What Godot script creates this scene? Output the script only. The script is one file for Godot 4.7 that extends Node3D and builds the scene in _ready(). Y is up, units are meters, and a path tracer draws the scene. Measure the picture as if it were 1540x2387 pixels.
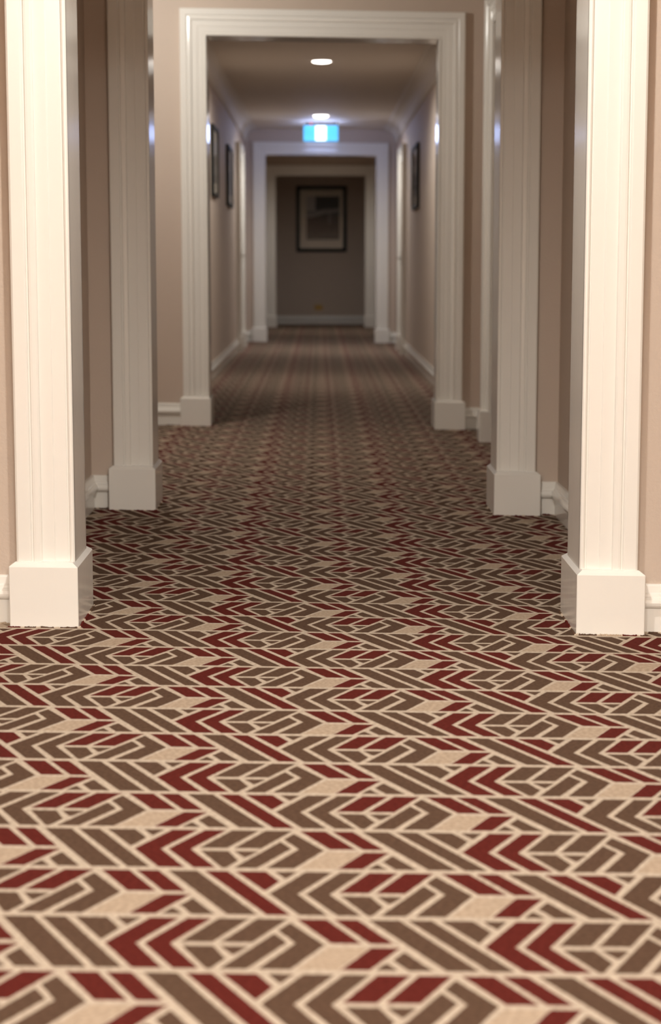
extends Node3D
# A hotel corridor seen through a row of cased openings, patterned carpet on the floor.
# x runs across the corridor, y up, and the corridor runs along -z: a distance d down the corridor is z = -d.

const HALF_PLINTH := 0.6794     # half the clear width between the plinth blocks
const HALF_OPEN := 0.6914       # half the clear width between the jamb linings
const CASE := 0.158             # width of the casing
const HEAD := 2.326             # underside of the opening heads
const CEIL := 2.65
const WALL := 0.942             # half width of the corridor
const PLINTH_H := 0.176
const SIDE_X := 0.965            # right wall of the crossing and its doorway
const SIDE_D0 := 9.75
const SIDE_D1 := 10.63
const SIDE_HEAD := 2.34

var mats := {}
var taken := {}
var weave: Image

# ---------------------------------------------------------------- light
# across, down the corridor, energy, what it is
const LOBBY_FILL := 18.0  # unseen lamps added behind the camera as frontal fill on the near openings
const GLOBE := 1.48
const LAMPS := [
	[-1.1, -1.0, LOBBY_FILL, "added unseen fill lamp in the lobby ceiling, left of the row nearer the first opening"],
	[1.1, -1.0, LOBBY_FILL, "added unseen fill lamp in the lobby ceiling, right of the row nearer the first opening"],
	[-1.1, -3.6, LOBBY_FILL, "added unseen fill lamp in the lobby ceiling, left of the row by the rear wall"],
	[1.1, -3.6, LOBBY_FILL, "added unseen fill lamp in the lobby ceiling, right of the row by the rear wall"],
	[0.0, 3.9, 4.8, "round downlight just before the nearest opening"],
	[0.0, 15.74, 2.25, "first glowing round downlight beyond the third opening"],
	[0.0, 21.57, 2.6, "glowing round downlight right before the exit sign"],
	[0.0, 27.4, 1.3, "round downlight in the dim bay past the exit sign"],
]
const SIGN_LIGHT := 0.36
const LAMP_COLOR := Color(1.0, 0.98, 0.947)

func _ready() -> void:
	set_camera()
	set_environment()
	make_materials()
	build_shell()
	build_openings()
	build_baseboards()
	build_side_doors()
	build_cornice()
	build_lamps()
	build_exit_sign()
	build_access_panel()
	build_pictures()
	build_wall_fittings()

func set_camera() -> void:
	var cam := Camera3D.new()
	cam.name = "camera"
	cam.keep_aspect = Camera3D.KEEP_HEIGHT
	cam.fov = 30.556
	cam.near = 0.05
	cam.far = 100.0
	var at := CameraAttributesPhysical.new()
	at.frustum_focal_length = 43.93      # 24 mm high frame: the field of view of about 31 degrees
	at.frustum_near = 0.05
	at.frustum_far = 100.0
	at.frustum_focus_distance = 5.3
	at.exposure_aperture = 2.45
	cam.attributes = at
	cam.position = Vector3(-0.0227, 1.0, 0.0)
	cam.rotation_degrees = Vector3(-7.585, -0.3475, 0.0)
	add_child(cam)
	cam.current = true

func set_environment() -> void:
	var e := Environment.new()
	e.background_mode = Environment.BG_COLOR
	e.background_color = Color(0, 0, 0)
	e.tonemap_mode = Environment.TONE_MAPPER_LINEAR
	e.tonemap_exposure = 1.0
	e.sdfgi_enabled = true
	e.ssao_enabled = true
	e.ssil_enabled = true
	var w := WorldEnvironment.new()
	w.name = "environment"
	w.environment = e
	add_child(w)

# ---------------------------------------------------------------- helpers
func numbered(called: String) -> String:
	var n: int = taken.get(called, 0)
	taken[called] = n + 1
	return called if n == 0 else "%s_%03d" % [called, n]

func level(p: Vector3) -> Vector3:
	# the old building has settled: floor and heads fall 15 mm a metre to the right, less and less towards the far end
	var k := 0.0155 * clampf((28.0 + p.z) / 6.0, 0.0, 1.0)
	return p + Vector3(0, -k * p.x, 0)

func tool() -> SurfaceTool:
	var st := SurfaceTool.new()
	st.begin(Mesh.PRIMITIVE_TRIANGLES)
	st.set_smooth_group(-1)
	return st

func face(st: SurfaceTool, pts: Array, out: Vector3) -> void:
	var n := Vector3.ZERO
	for i in pts.size():
		var a: Vector3 = pts[i]
		var b: Vector3 = pts[(i + 1) % pts.size()]
		n += a.cross(b)
	var p := pts.duplicate()
	if n.dot(out) > 0.0:
		p.reverse()              # front faces run clockwise
	for i in range(1, p.size() - 1):
		st.add_vertex(p[0])
		st.add_vertex(p[i])
		st.add_vertex(p[i + 1])

func box(st: SurfaceTool, lo: Vector3, hi: Vector3, c := 0.0) -> void:
	# a box with its edges chamfered by c
	var m := (lo + hi) / 2.0
	var h := (hi - lo) / 2.0
	for ax in 3:
		var b := (ax + 1) % 3
		var g := (ax + 2) % 3
		for s: float in [-1.0, 1.0]:
			var pts := []
			for q in [[-1, -1], [1, -1], [1, 1], [-1, 1]]:
				var v := Vector3.ZERO
				v[ax] = s * h[ax]
				v[b] = q[0] * (h[b] - c)
				v[g] = q[1] * (h[g] - c)
				pts.append(m + v)
			var o := Vector3.ZERO
			o[ax] = s
			face(st, pts, o)
	if c <= 0.0:
		return
	for ax in 3:
		var b := (ax + 1) % 3
		var g := (ax + 2) % 3
		for sb: float in [-1.0, 1.0]:
			for sg: float in [-1.0, 1.0]:
				var pts := []
				for q in [[-1, 0], [1, 0], [1, 1], [-1, 1]]:
					var v := Vector3.ZERO
					v[ax] = q[0] * (h[ax] - c)
					v[b] = sb * (h[b] - (c if q[1] == 1 else 0.0))
					v[g] = sg * (h[g] - (0.0 if q[1] == 1 else c))
					pts.append(m + v)
				var o := Vector3.ZERO
				o[b] = sb
				o[g] = sg
				face(st, pts, o)
	for sx: float in [-1.0, 1.0]:
		for sy: float in [-1.0, 1.0]:
			for sz: float in [-1.0, 1.0]:
				var pts := [
					m + Vector3(sx * h.x, sy * (h.y - c), sz * (h.z - c)),
					m + Vector3(sx * (h.x - c), sy * h.y, sz * (h.z - c)),
					m + Vector3(sx * (h.x - c), sy * (h.y - c), sz * h.z)]
				face(st, pts, Vector3(sx, sy, sz))

func slab(st: SurfaceTool, x0: float, x1: float, y0: float, y1: float, d0: float, d1: float, c := 0.0) -> void:
	box(st, Vector3(minf(x0, x1), y0, -d1), Vector3(maxf(x0, x1), y1, -d0), c)

func lathe(st: SurfaceTool, prof: Array, n: int) -> void:
	# prof: [radius, y] pairs, turned round the y axis
	st.set_smooth_group(1)
	for i in prof.size() - 1:
		for k in n:
			var a := TAU * k / n
			var b := TAU * (k + 1) / n
			var p: Array = prof[i]
			var q: Array = prof[i + 1]
			var pts := []
			for w in [[p, a], [p, b], [q, b], [q, a]]:
				pts.append(Vector3(cos(w[1]) * w[0][0], w[0][1], sin(w[1]) * w[0][0]))
			if is_zero_approx(p[0]):
				pts.remove_at(1)
			elif is_zero_approx(q[0]):
				pts.remove_at(2)
			var t := Vector2(q[0] - p[0], q[1] - p[1])
			var o := Vector3(cos((a + b) / 2) * t.y, -t.x, sin((a + b) / 2) * t.y)
			face(st, pts, o)

func build(st: SurfaceTool, called: String, m: Material, parent: Node, levelled := false) -> MeshInstance3D:
	st.generate_normals()
	var mesh := st.commit()
	if levelled:
		var arr := mesh.surface_get_arrays(0)
		var v: PackedVector3Array = arr[Mesh.ARRAY_VERTEX]
		for i in v.size():
			v[i] = level(v[i])
		arr[Mesh.ARRAY_VERTEX] = v
		mesh = ArrayMesh.new()
		mesh.add_surface_from_arrays(Mesh.PRIMITIVE_TRIANGLES, arr)
	var o := MeshInstance3D.new()
	o.name = numbered(called) if parent == self else called
	o.mesh = mesh
	o.material_override = m
	parent.add_child(o, true)
	return o

func base(called: String, at: Vector3) -> Node3D:
	var o := Node3D.new()
	o.name = numbered(called)
	add_child(o)
	o.position = at
	return o

func tag(o: Node3D, label: String, category: String, group := "", kind := "") -> void:
	o.set_meta("label", label)
	o.set_meta("category", category)
	if group:
		o.set_meta("group", group)
	if kind:
		o.set_meta("kind", kind)

# ---------------------------------------------------------------- materials
func lin(r: float, g: float, b: float) -> Color:
	return Color(r, g, b).linear_to_srgb()

func noise_tex(freq: float, size: int, sd: int, ramp: Array = [], octaves := 4) -> NoiseTexture2D:
	var n := FastNoiseLite.new()
	n.seed = sd
	n.noise_type = FastNoiseLite.TYPE_SIMPLEX_SMOOTH
	n.frequency = freq
	n.fractal_octaves = octaves
	var t := NoiseTexture2D.new()
	t.width = size
	t.height = size
	t.seamless = true
	t.noise = n
	if ramp:
		var g := Gradient.new()
		g.colors = PackedColorArray([ramp[0], ramp[1]])
		t.color_ramp = g
	return t

func plain(c: Color, rough: float, metal := 0.0) -> StandardMaterial3D:
	var m := StandardMaterial3D.new()
	m.albedo_color = c
	m.roughness = rough
	m.metallic = metal
	return m

func glow(c: Color, e: float) -> StandardMaterial3D:
	var m := plain(c, 0.4)
	m.emission_enabled = true
	m.emission = c
	m.emission_energy_multiplier = e
	return m

func relief(m: StandardMaterial3D, t: Texture2D, cm: float, per_metre: float) -> void:
	m.uv1_triplanar = true
	m.uv1_world_triplanar = true
	m.uv1_scale = Vector3.ONE * per_metre
	m.heightmap_enabled = true
	m.heightmap_texture = t
	m.heightmap_scale = cm

func make_materials() -> void:
	var roller := noise_tex(0.05, 512, 11)
	var brush := noise_tex(0.012, 512, 12)
	var m := plain(lin(0.86, 0.84, 0.79), 0.15)
	relief(m, brush, 0.010, 2.5)
	mats.trim = m
	m = plain(lin(0.58, 0.48, 0.40), 0.62)
	relief(m, roller, 0.05, 3.0)
	mats.wall = m
	m = plain(lin(0.74, 0.67, 0.59), 0.75)
	relief(m, roller, 0.04, 3.0)
	mats.ceiling = m
	mats.cornice = plain(lin(0.74, 0.69, 0.62), 0.7)
	mats.carpet = carpet_material()
	mats.ring = plain(lin(0.8, 0.79, 0.77), 0.35)
	mats.diffuser = glow(Color(1.0, 0.96, 0.92), 10.0)
	mats.black = plain(lin(0.010, 0.011, 0.009), 0.6)
	mats.mat = plain(lin(0.68, 0.62, 0.52), 0.85)
	mats.brass = plain(lin(0.55, 0.36, 0.10), 0.35, 0.8)
	mats.steel = plain(lin(0.5, 0.48, 0.45), 0.35, 0.9)
	mats.door = plain(lin(0.34, 0.27, 0.22), 0.45)
	mats.sign_body = plain(lin(0.30, 0.24, 0.22), 0.5)
	mats.plaque = plain(lin(0.16, 0.13, 0.12), 0.4)
	m = StandardMaterial3D.new()
	m.transparency = BaseMaterial3D.TRANSPARENCY_ALPHA
	m.albedo_color = Color(1, 1, 1, 0.04)
	m.roughness = 0.02
	m.metallic_specular = 0.3
	mats.glass = m

# The woven pattern: one row of the design, millimetres across from the tip of the big chevron and up from the row's lower line.
# Each: colour in the even rows, colour in the odd rows, corners.
const ROW := 224.3
const REPEAT := 561.0
const SHIFT := 236.6
const DESIGN := [
	["r", "g", [-3, 106, 53, 213, 92, 213, 37, 106, 83, 11, 45, 11]],
	["r", "g", [55, 106, 110, 213, 142, 213, 88, 106, 135, 11, 103, 11]],
	["g", "r", [109, 116, 158, 213, 200, 213, 151, 116]],
	["g", "r", [168, 116, 217, 213, 259, 213, 210, 116]],
	["g", "g", [112, 96, 153, 96, 172, 48, 154, 11, 150, 11]],
	["g", "g", [169, 96, 203, 96, 185, 66]],
	["g", "g", [172, 11, 243, 148, 260, 115, 206, 11]],
	["g", "g", [251, 166, 266, 195, 316, 107, 268, 11, 226, 11, 278, 112]],
	["r", "r", [280, 213, 320, 213, 370, 116, 330, 116]],
	["r", "r", [337, 213, 368, 213, 418, 116, 387, 116]],
	["b", "b", [326, 96, 381, 96, 336, 11, 281, 11]],
	["r", "r", [389, 96, 426, 96, 381, 11, 345, 11]],
	["g", "g", [395, 11, 420, 11, 407, 33]],
	["g", "g", [435, 77, 420, 49, 439, 11, 470, 11]],
	["g", "g", [390, 213, 432, 213, 536, 11, 494, 11]],
	["g", "r", [450, 213, 482, 213, 587, 11, 555, 11]],
	["g", "r", [501, 213, 545, 213, 568, 167, 548, 124]],
	["g", "g", [565, 213, 595, 213, 580, 184]],
]

func carpet_material() -> StandardMaterial3D:
	var s := 2.0                                   # pixels a millimetre
	var w := int(REPEAT * s)
	var h := int(round(2.0 * ROW * s))
	var im := Image.create(w, h, false, Image.FORMAT_RGB8)
	var col := {"l": lin(0.57, 0.475, 0.38), "b": lin(0.49, 0.385, 0.285), "r": lin(0.115, 0.020, 0.015), "g": lin(0.112, 0.068, 0.044)}
	im.fill(col.l)
	var rng := RandomNumberGenerator.new()
	rng.seed = 7
	for odd in 2:
		for d in DESIGN:
			var c: Color = col[d[odd]]
			var pts := PackedVector2Array()
			for i in range(0, d[2].size(), 2):
				pts.append(Vector2((d[2][i] + (SHIFT if odd else 0.0)) * s, (d[2][i + 1] + odd * ROW) * s))
			pts = Geometry2D.offset_polygon(pts, 2.3 * s, Geometry2D.JOIN_MITER)[0]
			var lo := 1e9
			var hi := -1e9
			for p in pts:
				lo = minf(lo, p.y)
				hi = maxf(hi, p.y)
			var jag := [0.0, 0.0]
			for y in range(int(ceil(lo)), int(floor(hi)) + 1):
				if y % 3 == 0:
					jag = [rng.randf_range(-1.6, 1.6), rng.randf_range(-1.6, 1.6)]
				var xs := []
				for i in pts.size():
					var a := pts[i]
					var b := pts[(i + 1) % pts.size()]
					if (a.y <= y and b.y > y) or (b.y <= y and a.y > y):
						xs.append(a.x + (b.x - a.x) * (y - a.y) / (b.y - a.y))
				xs.sort()
				for i in range(0, xs.size() - 1, 2):
					var x0 := int(round(xs[i] + jag[0]))
					var x1 := int(round(xs[i + 1] + jag[1]))
					for off in [-w, 0, w]:
						im.fill_rect(Rect2i(x0 + off, y, maxi(x1 - x0, 0), 1), c)
	weave = im
	var m := StandardMaterial3D.new()
	m.albedo_texture = ImageTexture.create_from_image(im)
	m.roughness = 0.95
	m.metallic_specular = 0.15
	# mottling and tufts of the pile
	m.detail_enabled = true
	m.detail_blend_mode = BaseMaterial3D.BLEND_MODE_MUL
	m.detail_uv_layer = BaseMaterial3D.DETAIL_UV_2
	m.uv2_triplanar = true
	m.uv2_world_triplanar = true
	m.uv2_scale = Vector3.ONE * 1.7
	m.detail_albedo = noise_tex(0.045, 1024, 21, [Color(0.80, 0.79, 0.78), Color(1, 1, 1)], 6)
	return m

# ---------------------------------------------------------------- the setting
func build_shell() -> void:
	# floor: one carpet, with a little thickness
	var st := SurfaceTool.new()
	st.begin(Mesh.PRIMITIVE_TRIANGLES)
	st.set_smooth_group(-1)
	var xs := [-3.4, -1.6, 0.0, 1.6, 2.4]
	var d := -6.0
	while d < 31.4:
		for i in xs.size() - 1:
			var q := [Vector3(xs[i], 0, -d), Vector3(xs[i], 0, -d - 0.5), Vector3(xs[i + 1], 0, -d - 0.5), Vector3(xs[i + 1], 0, -d)]
			for k in [0, 1, 2, 0, 2, 3]:
				var p: Vector3 = q[k]
				st.set_uv(Vector2((p.x + 0.3337) * 1000.0 / REPEAT, (-p.z - 2.5535) * 1000.0 / (2.0 * ROW)))
				st.set_normal(Vector3.UP)
				st.add_vertex(level(p))
		d += 0.5
	var f := MeshInstance3D.new()
	f.name = numbered("floor")
	f.mesh = st.commit()
	f.material_override = mats.carpet
	add_child(f)
	tag(f, "beige carpet with a woven pattern of red and brown arrows", "carpet", "", "structure")
	carpet_tufts(f)
	var sub := tool()
	slab(sub, -3.4, 2.4, -0.30, -0.10, -6.2, 31.5)
	tag(build(sub, "floor", mats.wall, self), "floor slab under the patterned carpet", "floor", "", "structure")
	# ceiling
	st = tool()
	slab(st, -3.4, 2.4, CEIL, CEIL + 0.2, -6.2, 31.5)
	tag(build(st, "ceiling", mats.ceiling, self, true), "plain painted ceiling of the corridor with downlights", "ceiling", "", "structure")
	# side walls, section by section
	long_wall("left", -2.2, -6.0, 5.2, "wall of the lobby before the first opening, left side")
	long_wall("right", 2.2, -6.0, 5.2, "wall of the lobby before the first opening, right side")
	long_wall("left", -WALL, 5.2, 7.6, "left wall of the short bay between the two nearest openings")
	long_wall("right", WALL, 5.2, 7.6, "right wall of the short bay between the two nearest openings")
	long_wall("left", -3.2, 7.6, 11.6, "end wall of the side passage off the crossing")
	long_wall("left", -WALL, 11.5, 24.0, "taupe corridor wall with two framed pictures on it")
	long_wall("right", WALL, 11.5, 24.0, "taupe corridor wall with a single framed picture on it")
	long_wall("left", -WALL, 24.0, 29.5, "left wall of the dim bay past the exit sign")
	long_wall("right", WALL, 24.0, 29.5, "right wall of the dim bay past the exit sign")
	long_wall("left", -1.5, 29.5, 30.85, "left wall of the last bay by the end wall")
	long_wall("right", 1.5, 29.5, 30.85, "right wall of the last bay by the end wall")
	st = tool()
	slab(st, -1.7, 1.7, -0.05, CEIL, 30.83, 30.95)
	tag(build(st, "wall_end", mats.wall, self, true), "dim taupe end wall carrying the framed picture", "wall", "", "structure")
	st = tool()
	slab(st, -2.35, 2.35, -0.08, CEIL, -6.1, -5.98)
	tag(build(st, "wall_rear", mats.wall, self, true), "wall closing the lobby at its rear", "wall", "", "structure")
	# right wall of the crossing, with a doorway just before the third opening
	st = tool()
	slab(st, SIDE_X, SIDE_X + 0.22, -0.08, CEIL, 7.6, SIDE_D0)
	slab(st, SIDE_X, SIDE_X + 0.22, -0.08, CEIL, SIDE_D1, 11.6)
	slab(st, SIDE_X, SIDE_X + 0.22, SIDE_HEAD, CEIL, SIDE_D0, SIDE_D1)
	tag(build(st, "wall_right", mats.wall, self, true), "right wall of the crossing with a doorway before the third opening", "wall", "", "structure")

func carpet_tufts(floor_mesh: Node3D) -> void:
	# pile of the carpet standing up against the plinth blocks of the three nearest openings
	var rng := RandomNumberGenerator.new()
	rng.seed = 5
	var where := []
	for d: float in [OPENINGS[0], OPENINGS[1], OPENINGS[2]]:
		for s: float in [-1.0, 1.0]:
			var x := 0.676
			while x < 0.872:
				where.append(Vector3(s * x, 0, -(d - rng.randf_range(0.000, 0.004))))
				x += rng.randf_range(0.0012, 0.0024)
			x = 0.8666
			while x < 0.96:
				where.append(Vector3(s * x, 0, -(d + 0.062 - 0.014 - rng.randf_range(0.0, 0.004))))
				x += rng.randf_range(0.0012, 0.0024)
			x = d
			while x < d + 0.34:
				where.append(Vector3(s * (HALF_PLINTH - rng.randf_range(0.000, 0.004)), 0, -x))
				x += rng.randf_range(0.0012, 0.0024)
	var st := tool()
	var r := 0.0022
	for i in 5:
		var a := TAU * i / 5.0
		var b := TAU * (i + 1) / 5.0
		var p := [Vector3(cos(a) * r, 0, sin(a) * r), Vector3(cos(b) * r, 0, sin(b) * r)]
		face(st, [p[0], p[1], p[1] * 0.75 + Vector3.UP * 0.7, p[0] * 0.75 + Vector3.UP * 0.7], p[0] + p[1])
		face(st, [p[0] * 0.75 + Vector3.UP * 0.7, p[1] * 0.75 + Vector3.UP * 0.7, Vector3.UP], p[0] + p[1] + Vector3.UP * 0.01)
	st.generate_normals()
	var mm := MultiMesh.new()
	mm.transform_format = MultiMesh.TRANSFORM_3D
	mm.use_colors = true
	mm.mesh = st.commit()
	mm.instance_count = where.size()
	var wander := FastNoiseLite.new()
	wander.seed = 9
	wander.frequency = 30.0
	for i in where.size():
		var p: Vector3 = where[i]
		var h := 0.0035 + 0.006 * maxf(0.0, wander.get_noise_2d(p.x, p.z)) + rng.randf_range(0.0, 0.0015)
		var lean := Basis.from_euler(Vector3(rng.randf_range(-0.3, 0.3), rng.randf() * TAU, rng.randf_range(-0.3, 0.3)))
		mm.set_instance_transform(i, Transform3D(lean.scaled_local(Vector3(1, h, 1)), level(p) - Vector3(0, 0.001, 0)))
		var u := fposmod((p.x + 0.3337) * 1000.0 / REPEAT, 1.0)
		var v := fposmod((-p.z - 2.5535) * 1000.0 / (2.0 * ROW), 1.0)
		mm.set_instance_color(i, weave.get_pixel(mini(int(u * weave.get_width()), weave.get_width() - 1), mini(int(v * weave.get_height()), weave.get_height() - 1)).srgb_to_linear())
	var o := MultiMeshInstance3D.new()
	o.name = "carpet_pile"
	o.multimesh = mm
	var m := plain(Color.WHITE, 0.95)
	m.vertex_color_use_as_albedo = true
	m.metallic_specular = 0.15
	o.material_override = m
	o.set_meta("kind", "stuff")
	floor_mesh.add_child(o)

func long_wall(side: String, x: float, d0: float, d1: float, label: String) -> void:
	var st := tool()
	slab(st, x, x + 0.12 * signf(x), -0.08, CEIL, d0, d1)
	tag(build(st, "wall_" + side, mats.wall, self, true), label, "wall", "", "structure")

# casing profile: [across from the opening, proud of the wall]
const PROFILE := [[0.0, 0.0], [0.0, 0.017], [0.003, 0.021], [0.008, 0.0225], [0.012, 0.0205], [0.014, 0.016], [0.017, 0.016], [0.019, 0.019], [0.052, 0.0195], [0.055, 0.0225], [0.087, 0.0225], [0.089, 0.030], [0.093, 0.0335], [0.103, 0.0345], [0.109, 0.034], [0.111, 0.030], [0.115, 0.030], [0.117, 0.0355], [0.121, 0.038], [0.151, 0.039], [0.156, 0.036], [0.158, 0.030], [0.158, 0.0]]

func prof_out(i: int) -> Vector2:
	var a: Array = PROFILE[i]
	var b: Array = PROFILE[i + 1]
	return Vector2(-(b[1] - a[1]), b[0] - a[0])     # turned out of the wall: across, proud

func leg(inner: float, sgn: float, y0: float, head: float, d: float, fwd: float) -> SurfaceTool:
	# an upright casing: inner edge at x = inner, widening towards sgn, proud of the wall at d towards fwd (+1 = towards the viewer)
	var st := tool()
	for i in PROFILE.size() - 1:
		var a: Array = PROFILE[i]
		var b: Array = PROFILE[i + 1]
		var pts := []
		for q in [[a, 0], [b, 0], [b, 1], [a, 1]]:
			pts.append(Vector3(inner + sgn * q[0][0], y0 if q[1] == 0 else head + q[0][0], -d + fwd * q[0][1]))
		var o := prof_out(i)
		face(st, pts, Vector3(sgn * o.x, 0, fwd * o.y))
	return st

func head_piece(x0: float, x1: float, head: float, d: float, fwd: float) -> SurfaceTool:
	var st := tool()
	for i in PROFILE.size() - 1:
		var a: Array = PROFILE[i]
		var b: Array = PROFILE[i + 1]
		var pts := []
		for q in [[a, 0], [b, 0], [b, 1], [a, 1]]:
			pts.append(Vector3(x0 - q[0][0] if q[1] == 0 else x1 + q[0][0], head + q[0][0], -d + fwd * q[0][1]))
		var o := prof_out(i)
		face(st, pts, Vector3(0, o.x, fwd * o.y))
	return st

func plinth(x0: float, x1: float, d0: float, d1: float) -> SurfaceTool:
	# a plinth block with eased edges and a weathered (sloping) top
	var st := tool()
	var lo := Vector3(minf(x0, x1), -0.03, -d1)
	var hi := Vector3(maxf(x0, x1), PLINTH_H - 0.008, -d0)
	box(st, lo, hi, 0.0022)
	var c := 0.002
	var t := 0.016
	var a := [Vector3(lo.x + c, hi.y, lo.z + c), Vector3(hi.x - c, hi.y, lo.z + c), Vector3(hi.x - c, hi.y, hi.z - c), Vector3(lo.x + c, hi.y, hi.z - c)]
	var b := [Vector3(lo.x + t, hi.y + 0.010, lo.z + t), Vector3(hi.x - t, hi.y + 0.010, lo.z + t), Vector3(hi.x - t, hi.y + 0.010, hi.z - t), Vector3(lo.x + t, hi.y + 0.010, hi.z - t)]
	var m := (lo + hi) / 2.0
	for i in 4:
		var j := (i + 1) % 4
		var pts := [a[i], a[j], b[j], b[i]]
		face(st, pts, (a[i] + a[j]) / 2.0 - m)
	face(st, b, Vector3.UP)
	return st

func opening(d: float, xl: float, xr: float, wall_label: String, label: String, back := true) -> void:
	# a cased opening: wall with a hole, jamb linings, casings and plinth blocks; d is the plinth's front
	var f := d + 0.062                 # face of the wall
	var g := f + 0.215
	var st := tool()
	slab(st, xl, -HALF_OPEN - 0.012, -0.08, CEIL, f, g)
	slab(st, HALF_OPEN + 0.012, xr, -0.08, CEIL, f, g)
	slab(st, -HALF_OPEN - 0.012, HALF_OPEN + 0.012, HEAD + 0.012, CEIL, f, g)
	tag(build(st, "wall_cross", mats.wall, self, true), wall_label, "wall", "", "structure")
	var root := Node3D.new()
	root.name = "trim_%d" % (taken.get("trim", 0) + 1)
	taken["trim"] = taken.get("trim", 0) + 1
	add_child(root)
	tag(root, label, "door casing", "", "structure")
	for s: float in [-1.0, 1.0]:
		build(leg(s * HALF_OPEN, s, 0.0, HEAD, f, 1.0), "casing", mats.trim, root, true)
		if back:
			build(leg(s * HALF_OPEN, s, 0.0, HEAD, g, -1.0), "casing", mats.trim, root, true)
		st = tool()
		slab(st, s * HALF_OPEN, s * (HALF_OPEN + 0.012), -0.02, HEAD + 0.012, f - 0.017, g + 0.017)
		build(st, "jamb_lining", mats.trim, root, true)
		build(plinth(s * HALF_PLINTH, s * 0.8666, d, g + 0.062), "plinth_block", mats.trim, root, true)
	build(head_piece(-HALF_OPEN, HALF_OPEN, HEAD, f, 1.0), "head_casing", mats.trim, root, true)
	if back:
		build(head_piece(-HALF_OPEN, HALF_OPEN, HEAD, g, -1.0), "head_casing", mats.trim, root, true)
	st = tool()
	slab(st, -HALF_OPEN, HALF_OPEN, HEAD, HEAD + 0.012, f - 0.017, g + 0.017)
	build(st, "head_lining", mats.trim, root, true)

const OPENINGS := [5.034, 7.471, 11.375, 23.75, 29.30]

func build_openings() -> void:
	opening(OPENINGS[0], -2.3, 2.3, "brightly lit cross wall round the nearest cased opening", "white fluted casing on tall plinth blocks of the nearest, brightest opening")
	opening(OPENINGS[1], -3.2, 1.15, "cross wall round the second opening, shaded along its top", "white fluted casing of the second opening, its upper half in shadow")
	opening(OPENINGS[2], -3.2, 1.15, "cross wall round the third opening, lit from the left", "white fluted casing of the third opening, framing the corridor with downlights")
	opening(OPENINGS[3], -1.05, 1.05, "cross wall above and beside the opening behind the exit sign", "white casing of the fourth opening, tinted blue by the exit sign")
	opening(OPENINGS[4], -1.55, 1.55, "cross wall round the last opening", "dim white casing of the last opening, framing the end wall")

# baseboard profile: [up, proud of the wall]
const SKIRT := [[-0.04, 0.013], [0.068, 0.013], [0.070, 0.012], [0.070, 0.020], [0.073, 0.025], [0.078, 0.0285], [0.085, 0.030], [0.093, 0.0285], [0.099, 0.024], [0.102, 0.019], [0.106, 0.0185], [0.109, 0.017], [0.112, 0.013], [0.130, 0.011], [0.134, 0.008], [0.135, 0.0]]

func skirting(a: Vector3, b: Vector3, out: Vector3) -> SurfaceTool:
	var st := tool()
	for i in SKIRT.size() - 1:
		var p: Array = SKIRT[i]
		var q: Array = SKIRT[i + 1]
		var pts := [a + Vector3.UP * p[0] + out * p[1], b + Vector3.UP * p[0] + out * p[1], b + Vector3.UP * q[0] + out * q[1], a + Vector3.UP * q[0] + out * q[1]]
		face(st, pts, out * (q[0] - p[0]) + Vector3.UP * -(q[1] - p[1]))
	for e in [a, b]:
		var cap := [e + Vector3.UP * -0.04]
		for p in SKIRT:
			cap.append(e + Vector3.UP * p[0] + out * p[1])
		face(st, cap, e - (a + b) / 2.0)
	return st

func run(side: String, x0: float, d0: float, x1: float, d1: float, out: Vector3, label: String) -> void:
	tag(build(skirting(Vector3(x0, 0, -d0), Vector3(x1, 0, -d1), out), "baseboard_" + side, mats.trim, self, true), label, "baseboard", "", "structure")

func build_baseboards() -> void:
	var e := 0.8666
	var near := Vector3.BACK
	run("left", -2.2, OPENINGS[0] + 0.062, -e, OPENINGS[0] + 0.062, near, "white moulded baseboard left of the nearest opening")
	run("right", e, OPENINGS[0] + 0.062, 2.2, OPENINGS[0] + 0.062, near, "white moulded baseboard right of the nearest opening")
	run("left", -WALL, OPENINGS[1] + 0.062, -e, OPENINGS[1] + 0.062, near, "short white baseboard piece left of the second opening")
	run("right", e, OPENINGS[1] + 0.062, WALL, OPENINGS[1] + 0.062, near, "short white baseboard piece right of the second opening")
	run("left", -3.2, OPENINGS[2] + 0.062, -e, OPENINGS[2] + 0.062, near, "white baseboard left of the third opening")
	run("right", e, OPENINGS[2] + 0.062, SIDE_X, OPENINGS[2] + 0.062, near, "stub of white baseboard right of the third opening")
	run("left", -WALL, OPENINGS[3] + 0.062, -e, OPENINGS[3] + 0.062, near, "stub of white baseboard left of the fourth opening")
	run("right", e, OPENINGS[3] + 0.062, WALL, OPENINGS[3] + 0.062, near, "stub of white baseboard right of the fourth opening")
	run("end", -1.5, 30.83, 1.5, 30.83, near, "baseboard along the end wall under the brass outlet")
	for s: float in [-1.0, 1.0]:
		var side := "left" if s < 0 else "right"
		var w := Vector3(-s, 0, 0)
		run(side, s * 2.2, -5.98, s * 2.2, 5.09, w, "%s baseboard along the lobby wall" % side)
		run(side, s * WALL, 5.32, s * WALL, 7.53, w, "%s baseboard along the short bay between the nearest openings" % side)
		run(side, s * WALL, 11.66, s * WALL, 21.05 if s < 0 else 20.90, w, "%s baseboard along the corridor with pictures" % side)
		run(side, s * WALL, 22.25, s * WALL, 23.81, w, "%s baseboard between the side door and the fourth opening" % side)
		if s > 0:
			run(side, SIDE_X, 7.75, SIDE_X, SIDE_D0 - 0.17, w, "right baseboard of the crossing before its doorway")
			run(side, SIDE_X, SIDE_D1 + 0.17, SIDE_X, 11.43, w, "right baseboard between the crossing's doorway and third opening")
		run(side, s * WALL, 24.04, s * WALL, 29.36, w, "%s baseboard along the dim bay past the exit sign" % side)

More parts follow.
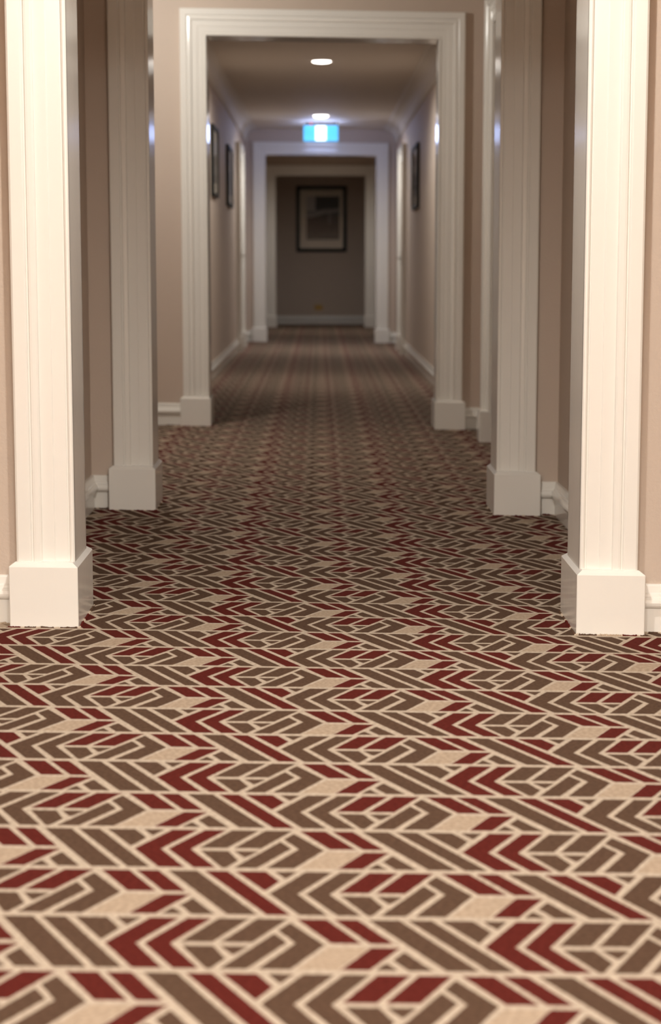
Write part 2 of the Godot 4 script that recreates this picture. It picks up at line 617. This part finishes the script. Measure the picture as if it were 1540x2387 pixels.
func build_side_doors() -> void:
	side_door(1.0, SIDE_X, SIDE_D0, SIDE_D1, SIDE_HEAD, 1.55, 0.15, "right wall of the crossing, before the third opening")
	side_door(-1.0, WALL, 21.20, 22.06, 2.15, 1.35, 0.0, "left corridor wall before the exit sign")
	side_door(1.0, WALL, 21.05, 21.91, 2.15, 1.35, 0.0, "right corridor wall before the exit sign")

func side_door(s: float, half: float, d0: float, d1: float, head: float, proud: float, deep: float, place: String) -> void:
	# a doorway in a side wall: casing proud of the wall, leaf set back by deep
	var root := Node3D.new()
	taken["trim"] = taken.get("trim", 0) + 1
	root.name = "trim_%d" % taken["trim"]
	add_child(root)
	tag(root, "white door casing on the " + place, "door casing", "", "structure")
	var x := half * s
	for k in [0, 1]:
		var inner := d0 if k == 0 else d1
		var dir := -1.0 if k == 0 else 1.0
		var st := tool()
		for i in PROFILE.size() - 1:
			var pts := []
			for q in [[PROFILE[i], 0], [PROFILE[i + 1], 0], [PROFILE[i + 1], 1], [PROFILE[i], 1]]:
				pts.append(Vector3(x - s * q[0][1] * proud, 0.0 if q[1] == 0 else head + q[0][0], -(inner + dir * q[0][0])))
			var o := prof_out(i)
			face(st, pts, Vector3(-s * o.y, 0, -dir * o.x))
		build(st, "casing", mats.trim, root, true)
		st = tool()
		var out_by := 0.039 * proud + 0.016
		slab(st, x - s * out_by, x + s * minf(deep, 0.09), -0.03, PLINTH_H, inner - 0.012 if dir > 0 else inner - 0.170, inner + 0.170 if dir > 0 else inner + 0.012, 0.004)
		build(st, "plinth_block", mats.trim, root, true)
		if deep > 0.0:
			st = tool()
			slab(st, x - s * 0.026, x + s * deep, -0.02, head, inner - 0.008 if dir > 0 else inner - 0.012, inner + 0.012 if dir > 0 else inner + 0.008)
			build(st, "jamb_lining", mats.trim, root, true)
	var sh := tool()
	for i in PROFILE.size() - 1:
		var pts := []
		for q in [[PROFILE[i], 0], [PROFILE[i + 1], 0], [PROFILE[i + 1], 1], [PROFILE[i], 1]]:
			pts.append(Vector3(x - s * q[0][1] * proud, head + q[0][0], -(d0 - q[0][0] if q[1] == 0 else d1 + q[0][0])))
		var o := prof_out(i)
		face(sh, pts, Vector3(-s * o.y, o.x, 0))
	build(sh, "head_casing", mats.trim, root, true)
	if deep > 0.0:
		sh = tool()
		slab(sh, x - s * 0.026, x + s * deep, head - 0.010, head + 0.004, d0, d1)
		build(sh, "head_lining", mats.trim, root, true)
		sh = tool()
		slab(sh, x + s * 0.006, x + s * 0.022, head - 0.125, head - 0.085, d1 - 0.016, d1 - 0.006, 0.002)
		build(sh, "hinge", mats.plaque, root, true).set_meta("label", "small dark hinge")
	var ds := tool()
	var leaf := x + s * deep
	slab(ds, leaf, leaf - s * 0.012, 0.005, head - 0.004, d0, d1)
	taken["door"] = taken.get("door", 0) + 1
	var door := build(ds, "door_%d" % taken["door"], mats.door, self, true)
	tag(door, "closed brown door in the " + place, "door", "", "structure")
	var hs := tool()
	slab(hs, leaf - s * 0.012, leaf - s * 0.022, 0.98, 1.14, d1 - 0.10, d1 - 0.05, 0.002)
	slab(hs, leaf - s * 0.022, leaf - s * 0.06, 1.05, 1.07, d1 - 0.085, d1 - 0.065, 0.002)
	slab(hs, leaf - s * 0.048, leaf - s * 0.062, 1.05, 1.07, d1 - 0.20, d1 - 0.065, 0.002)
	build(hs, "handle", mats.steel, door, true).set_meta("label", "metal lever handle")

func build_cornice() -> void:
	# a cove with a small lip, along both walls of the corridor with the pictures
	var prof := [[0.0, -0.165], [0.010, -0.165], [0.016, -0.160], [0.017, -0.148], [0.022, -0.144], [0.024, -0.132]]
	for i in 9:
		var a := PI / 2.0 * i / 8.0
		prof.append([0.126 - 0.102 * cos(a), -0.132 + 0.108 * sin(a)])
	prof.append_array([[0.132, -0.020], [0.142, -0.018], [0.144, 0.0]])
	for s: float in [-1.0, 1.0]:
		var st := tool()
		st.set_smooth_group(-1)
		for i in prof.size() - 1:
			var a: Array = prof[i]
			var b: Array = prof[i + 1]
			var pts := []
			for q in [[a, 11.66], [b, 11.66], [b, 23.81], [a, 23.81]]:
				pts.append(Vector3(s * (WALL - q[0][0]), CEIL + q[0][1], -q[1]))
			face(st, pts, Vector3(-s * (b[1] - a[1]), -(b[0] - a[0]), 0))
		var side := "left" if s < 0 else "right"
		tag(build(st, "cornice_" + side, mats.cornice, self, true), "cove cornice along the %s side of the corridor ceiling" % side, "cornice", "", "structure")

# ---------------------------------------------------------------- things
func downlight(x: float, d: float, energy: float, label: String) -> void:
	var o := base("downlight", level(Vector3(x, CEIL, -d)))
	tag(o, label, "ceiling light", "downlights in the corridor ceiling")
	var st := tool()
	lathe(st, [[0.088, -0.001], [0.090, -0.009], [0.096, -0.012], [0.107, -0.009], [0.111, 0.0]], 40)
	build(st, "trim_ring", mats.ring, o)
	st = tool()
	lathe(st, [[0.0, -0.028], [0.036, -0.027], [0.066, -0.022], [0.083, -0.013], [0.089, -0.004]], 40)
	build(st, "diffuser", mats.diffuser, o)
	var l := SpotLight3D.new()
	l.name = "lamp_light"
	l.position = Vector3(0, -0.045, 0)
	l.rotation_degrees = Vector3(-90, 0, 0)
	l.spot_angle = 86.0
	l.spot_angle_attenuation = 0.6
	l.spot_range = 40.0
	l.spot_attenuation = 2.0
	l.light_size = 0.07
	l.light_color = LAMP_COLOR
	l.light_energy = energy
	l.shadow_enabled = true
	o.add_child(l)

func build_lamps() -> void:
	for l in LAMPS:
		downlight(l[0], l[1], l[2], l[3])
	# an opal globe under the ceiling of the crossing
	var o := base("globe_light", level(Vector3(-1.2, CEIL, -10.0)))
	tag(o, "opal globe light under the ceiling of the crossing", "ceiling light")
	var st := tool()
	lathe(st, [[0.0, -0.018], [0.055, -0.018], [0.060, 0.0]], 32)
	build(st, "base_plate", mats.ring, o)
	var prof := []
	for i in 13:
		var t := PI * i / 12.0
		prof.append([0.075 * sin(t), -0.085 - 0.07 * cos(t)])
	st = tool()
	lathe(st, prof, 32)
	build(st, "shade", mats.diffuser, o)
	var g := OmniLight3D.new()
	g.name = "lamp_light"
	g.position = Vector3(0, -0.085, 0)
	g.omni_range = 40.0
	g.omni_attenuation = 2.0
	g.light_size = 0.06
	g.light_color = LAMP_COLOR
	g.light_energy = GLOBE
	g.shadow_enabled = true
	o.add_child(g)

func build_exit_sign() -> void:
	var d := 22.5
	var o := base("exit_sign", Vector3(0.0, 2.418, -d))
	tag(o, "glowing blue exit sign with a white middle hanging under the ceiling", "exit sign")
	var st := tool()
	box(st, Vector3(-0.190, 0.182, -0.035), Vector3(0.190, 0.216, 0.035), 0.004)
	build(st, "housing", mats.sign_body, o)
	st = tool()
	box(st, Vector3(-0.03, 0.216, -0.03), Vector3(0.03, 0.240, 0.03), 0.003)
	build(st, "mount", mats.sign_body, o)
	st = tool()
	box(st, Vector3(-0.203, 0.0, -0.006), Vector3(0.203, 0.182, 0.006), 0.003)
	var p := build(st, "sign_panel", glow(Color(0.34, 0.76, 1.0), 1.15), o)
	p.set_meta("label", "glowing blue panel")
	for s: float in [-1.0, 1.0]:
		st = tool()
		box(st, Vector3(-0.062, 0.008, 0.006 if s > 0 else -0.008), Vector3(0.062, 0.176, 0.008 if s > 0 else -0.006), 0.0008)
		var w := build(st, "sign_symbol", glow(Color(0.95, 1.0, 1.0), 2.2), p)
		w.set_meta("label", "white glowing symbol")
		var a := AreaLight3D.new()
		a.name = "sign_light"
		a.area_size = Vector2(0.40, 0.18)
		a.position = Vector3(0, 0.09, s * 0.012)
		a.rotation_degrees = Vector3(0, 180 if s > 0 else 0, 0)
		a.light_color = Color(0.72, 0.78, 1.0)
		a.light_energy = SIGN_LIGHT
		a.shadow_enabled = true
		o.add_child(a)
	st = tool()
	lathe(st, [[0.0, 0.004], [0.005, 0.003], [0.007, 0.0]], 12)
	var led := build(st, "indicator_light", glow(Color(1.0, 0.12, 0.15), 3.0), o)
	led.rotation_degrees = Vector3(90, 0, 0)
	led.position = Vector3(-0.115, 0.199, 0.035)
	led.set_meta("label", "small red indicator light")

func build_access_panel() -> void:
	var o := base("access_panel", level(Vector3(-0.50, CEIL, -15.2)))
	tag(o, "flush square access panel in the ceiling beside the first downlight", "access panel")
	var st := tool()
	for r in [[-0.25, 0.25, -0.38, -0.355], [-0.25, 0.25, 0.355, 0.38], [-0.25, -0.225, -0.355, 0.355], [0.225, 0.25, -0.355, 0.355]]:
		box(st, Vector3(r[0], -0.014, r[2]), Vector3(r[1], 0.001, r[3]), 0.002)
	build(st, "frame", mats.ceiling, o)
	st = tool()
	box(st, Vector3(-0.219, -0.003, -0.349), Vector3(0.219, 0.001, 0.349), 0.001)
	build(st, "hatch", mats.ceiling, o)

func print_material(sd: int, big: bool) -> StandardMaterial3D:
	# a plain grey landscape-like stand-in print
	var w := 96
	var h := 128
	var im := Image.create(w, h, false, Image.FORMAT_RGB8)
	var n := FastNoiseLite.new()
	n.seed = sd
	n.frequency = 0.06
	for y in h:
		for x in w:
			var u := float(x) / w
			var v := float(y) / h
			var k := n.get_noise_2d(x, y) * 0.5
			var g := 0.05 + 0.02 * k
			if big:
				var band := 0.43 - 0.13 * u + 0.01 * sin(u * 9.0)
				if v < band and u < 0.27 + 0.03 * k and v < 0.33:
					g = 0.46
				elif absf(v - band) < 0.045 + 0.02 * (1.0 - u):
					g = 0.30
				elif v > band and absf(u - 0.70) < 0.05 and v < 0.62:
					g = 0.14
			else:
				g = 0.20 + 0.3 * k + 0.25 * float(v < 0.35)
			var c := lin(g * 1.02, g * 0.97, g * 0.95)
			im.set_pixel(x, y, c)
	var m := StandardMaterial3D.new()
	m.albedo_texture = ImageTexture.create_from_image(im)
	m.roughness = 0.8
	return m

func picture(at: Vector3, turn: float, w: float, h: float, fr: float, art: Rect2, sd: int, big: bool, label: String) -> void:
	# the frame's back lies on the wall; local +z faces out of it
	var o := base("framed_picture", at)
	o.rotation.y = turn
	tag(o, label, "picture")
	var st := tool()
	box(st, Vector3(-w / 2, h / 2 - fr, 0), Vector3(w / 2, h / 2, 0.032), 0.004)
	box(st, Vector3(-w / 2, -h / 2, 0), Vector3(w / 2, -h / 2 + fr, 0.032), 0.004)
	box(st, Vector3(-w / 2, -h / 2 + fr, 0), Vector3(-w / 2 + fr, h / 2 - fr, 0.032), 0.004)
	box(st, Vector3(w / 2 - fr, -h / 2 + fr, 0), Vector3(w / 2, h / 2 - fr, 0.032), 0.004)
	build(st, "frame", mats.black, o)
	st = tool()
	box(st, Vector3(-w / 2 + fr, -h / 2 + fr, 0.004), Vector3(w / 2 - fr, h / 2 - fr, 0.012))
	build(st, "mat_board", mats.mat, o)
	st = SurfaceTool.new()
	st.begin(Mesh.PRIMITIVE_TRIANGLES)
	var q := [[0, 0], [1, 0], [1, 1], [0, 0], [1, 1], [0, 1]]
	for k in q:
		st.set_uv(Vector2(k[0], k[1]))
		st.set_normal(Vector3.BACK)
		st.add_vertex(Vector3(art.position.x + art.size.x * k[0], art.position.y + art.size.y * (1 - k[1]), 0.0125))
	var p := MeshInstance3D.new()
	p.name = "print"
	p.mesh = st.commit()
	p.material_override = print_material(sd, big)
	o.add_child(p)
	st = tool()
	face(st, [Vector3(-w / 2 + fr, -h / 2 + fr, 0.022), Vector3(w / 2 - fr, -h / 2 + fr, 0.022), Vector3(w / 2 - fr, h / 2 - fr, 0.022), Vector3(-w / 2 + fr, h / 2 - fr, 0.022)], Vector3.BACK)
	build(st, "glass_pane", mats.glass, o)

func build_pictures() -> void:
	picture(Vector3(0.018, 1.70, -30.83), 0.0, 0.82, 1.06, 0.058, Rect2(-0.245, -0.335, 0.535, 0.70), 3, true, "large framed dark print with cream mat on the end wall")
	picture(level(Vector3(-WALL, 1.85, -16.55)), PI / 2, 0.80, 0.60, 0.03, Rect2(-0.26, -0.18, 0.52, 0.36), 4, false, "framed picture on left wall partly behind the third opening's casing")
	picture(level(Vector3(-WALL, 1.845, -19.3)), PI / 2, 0.95, 0.60, 0.035, Rect2(-0.33, -0.18, 0.66, 0.36), 5, false, "framed picture on left wall farther along, nearer the exit sign")
	picture(level(Vector3(WALL, 1.845, -18.7)), -PI / 2, 0.95, 0.62, 0.035, Rect2(-0.33, -0.18, 0.66, 0.36), 6, false, "framed picture hanging alone on the right corridor wall")

func build_wall_fittings() -> void:
	var o := base("wall_outlet", Vector3(-0.03, 0.27, -30.83))
	tag(o, "small brass outlet plate low on the end wall", "outlet")
	var st := tool()
	box(st, Vector3(-0.065, -0.042, 0), Vector3(0.065, 0.042, 0.008), 0.002)
	build(st, "plate", mats.brass, o)
	st = tool()
	for x: float in [-0.03, 0.03]:
		st = tool()
		box(st, Vector3(x - 0.014, -0.014, 0.006), Vector3(x + 0.014, 0.014, 0.009), 0.0008)
		build(st, "socket", mats.plaque, o)
	o = base("room_plaque", level(Vector3(-WALL, 1.66, -22.65)))
	o.rotation.y = PI / 2
	tag(o, "dark plaque on the left corridor wall beside the door", "plaque")
	st = tool()
	box(st, Vector3(-0.15, -0.15, 0), Vector3(0.15, 0.15, 0.014), 0.003)
	build(st, "plate", mats.plaque, o)
	o = base("switch_plate", level(Vector3(-WALL, 1.12, -22.65)))
	o.rotation.y = PI / 2
	tag(o, "small brass switch plate under the dark plaque", "switch")
	st = tool()
	box(st, Vector3(-0.05, -0.06, 0), Vector3(0.05, 0.06, 0.01), 0.002)
	build(st, "plate", mats.brass, o)
	st = tool()
	box(st, Vector3(-0.012, -0.02, 0.008), Vector3(0.012, 0.02, 0.016), 0.002)
	build(st, "rocker", mats.plaque, o)
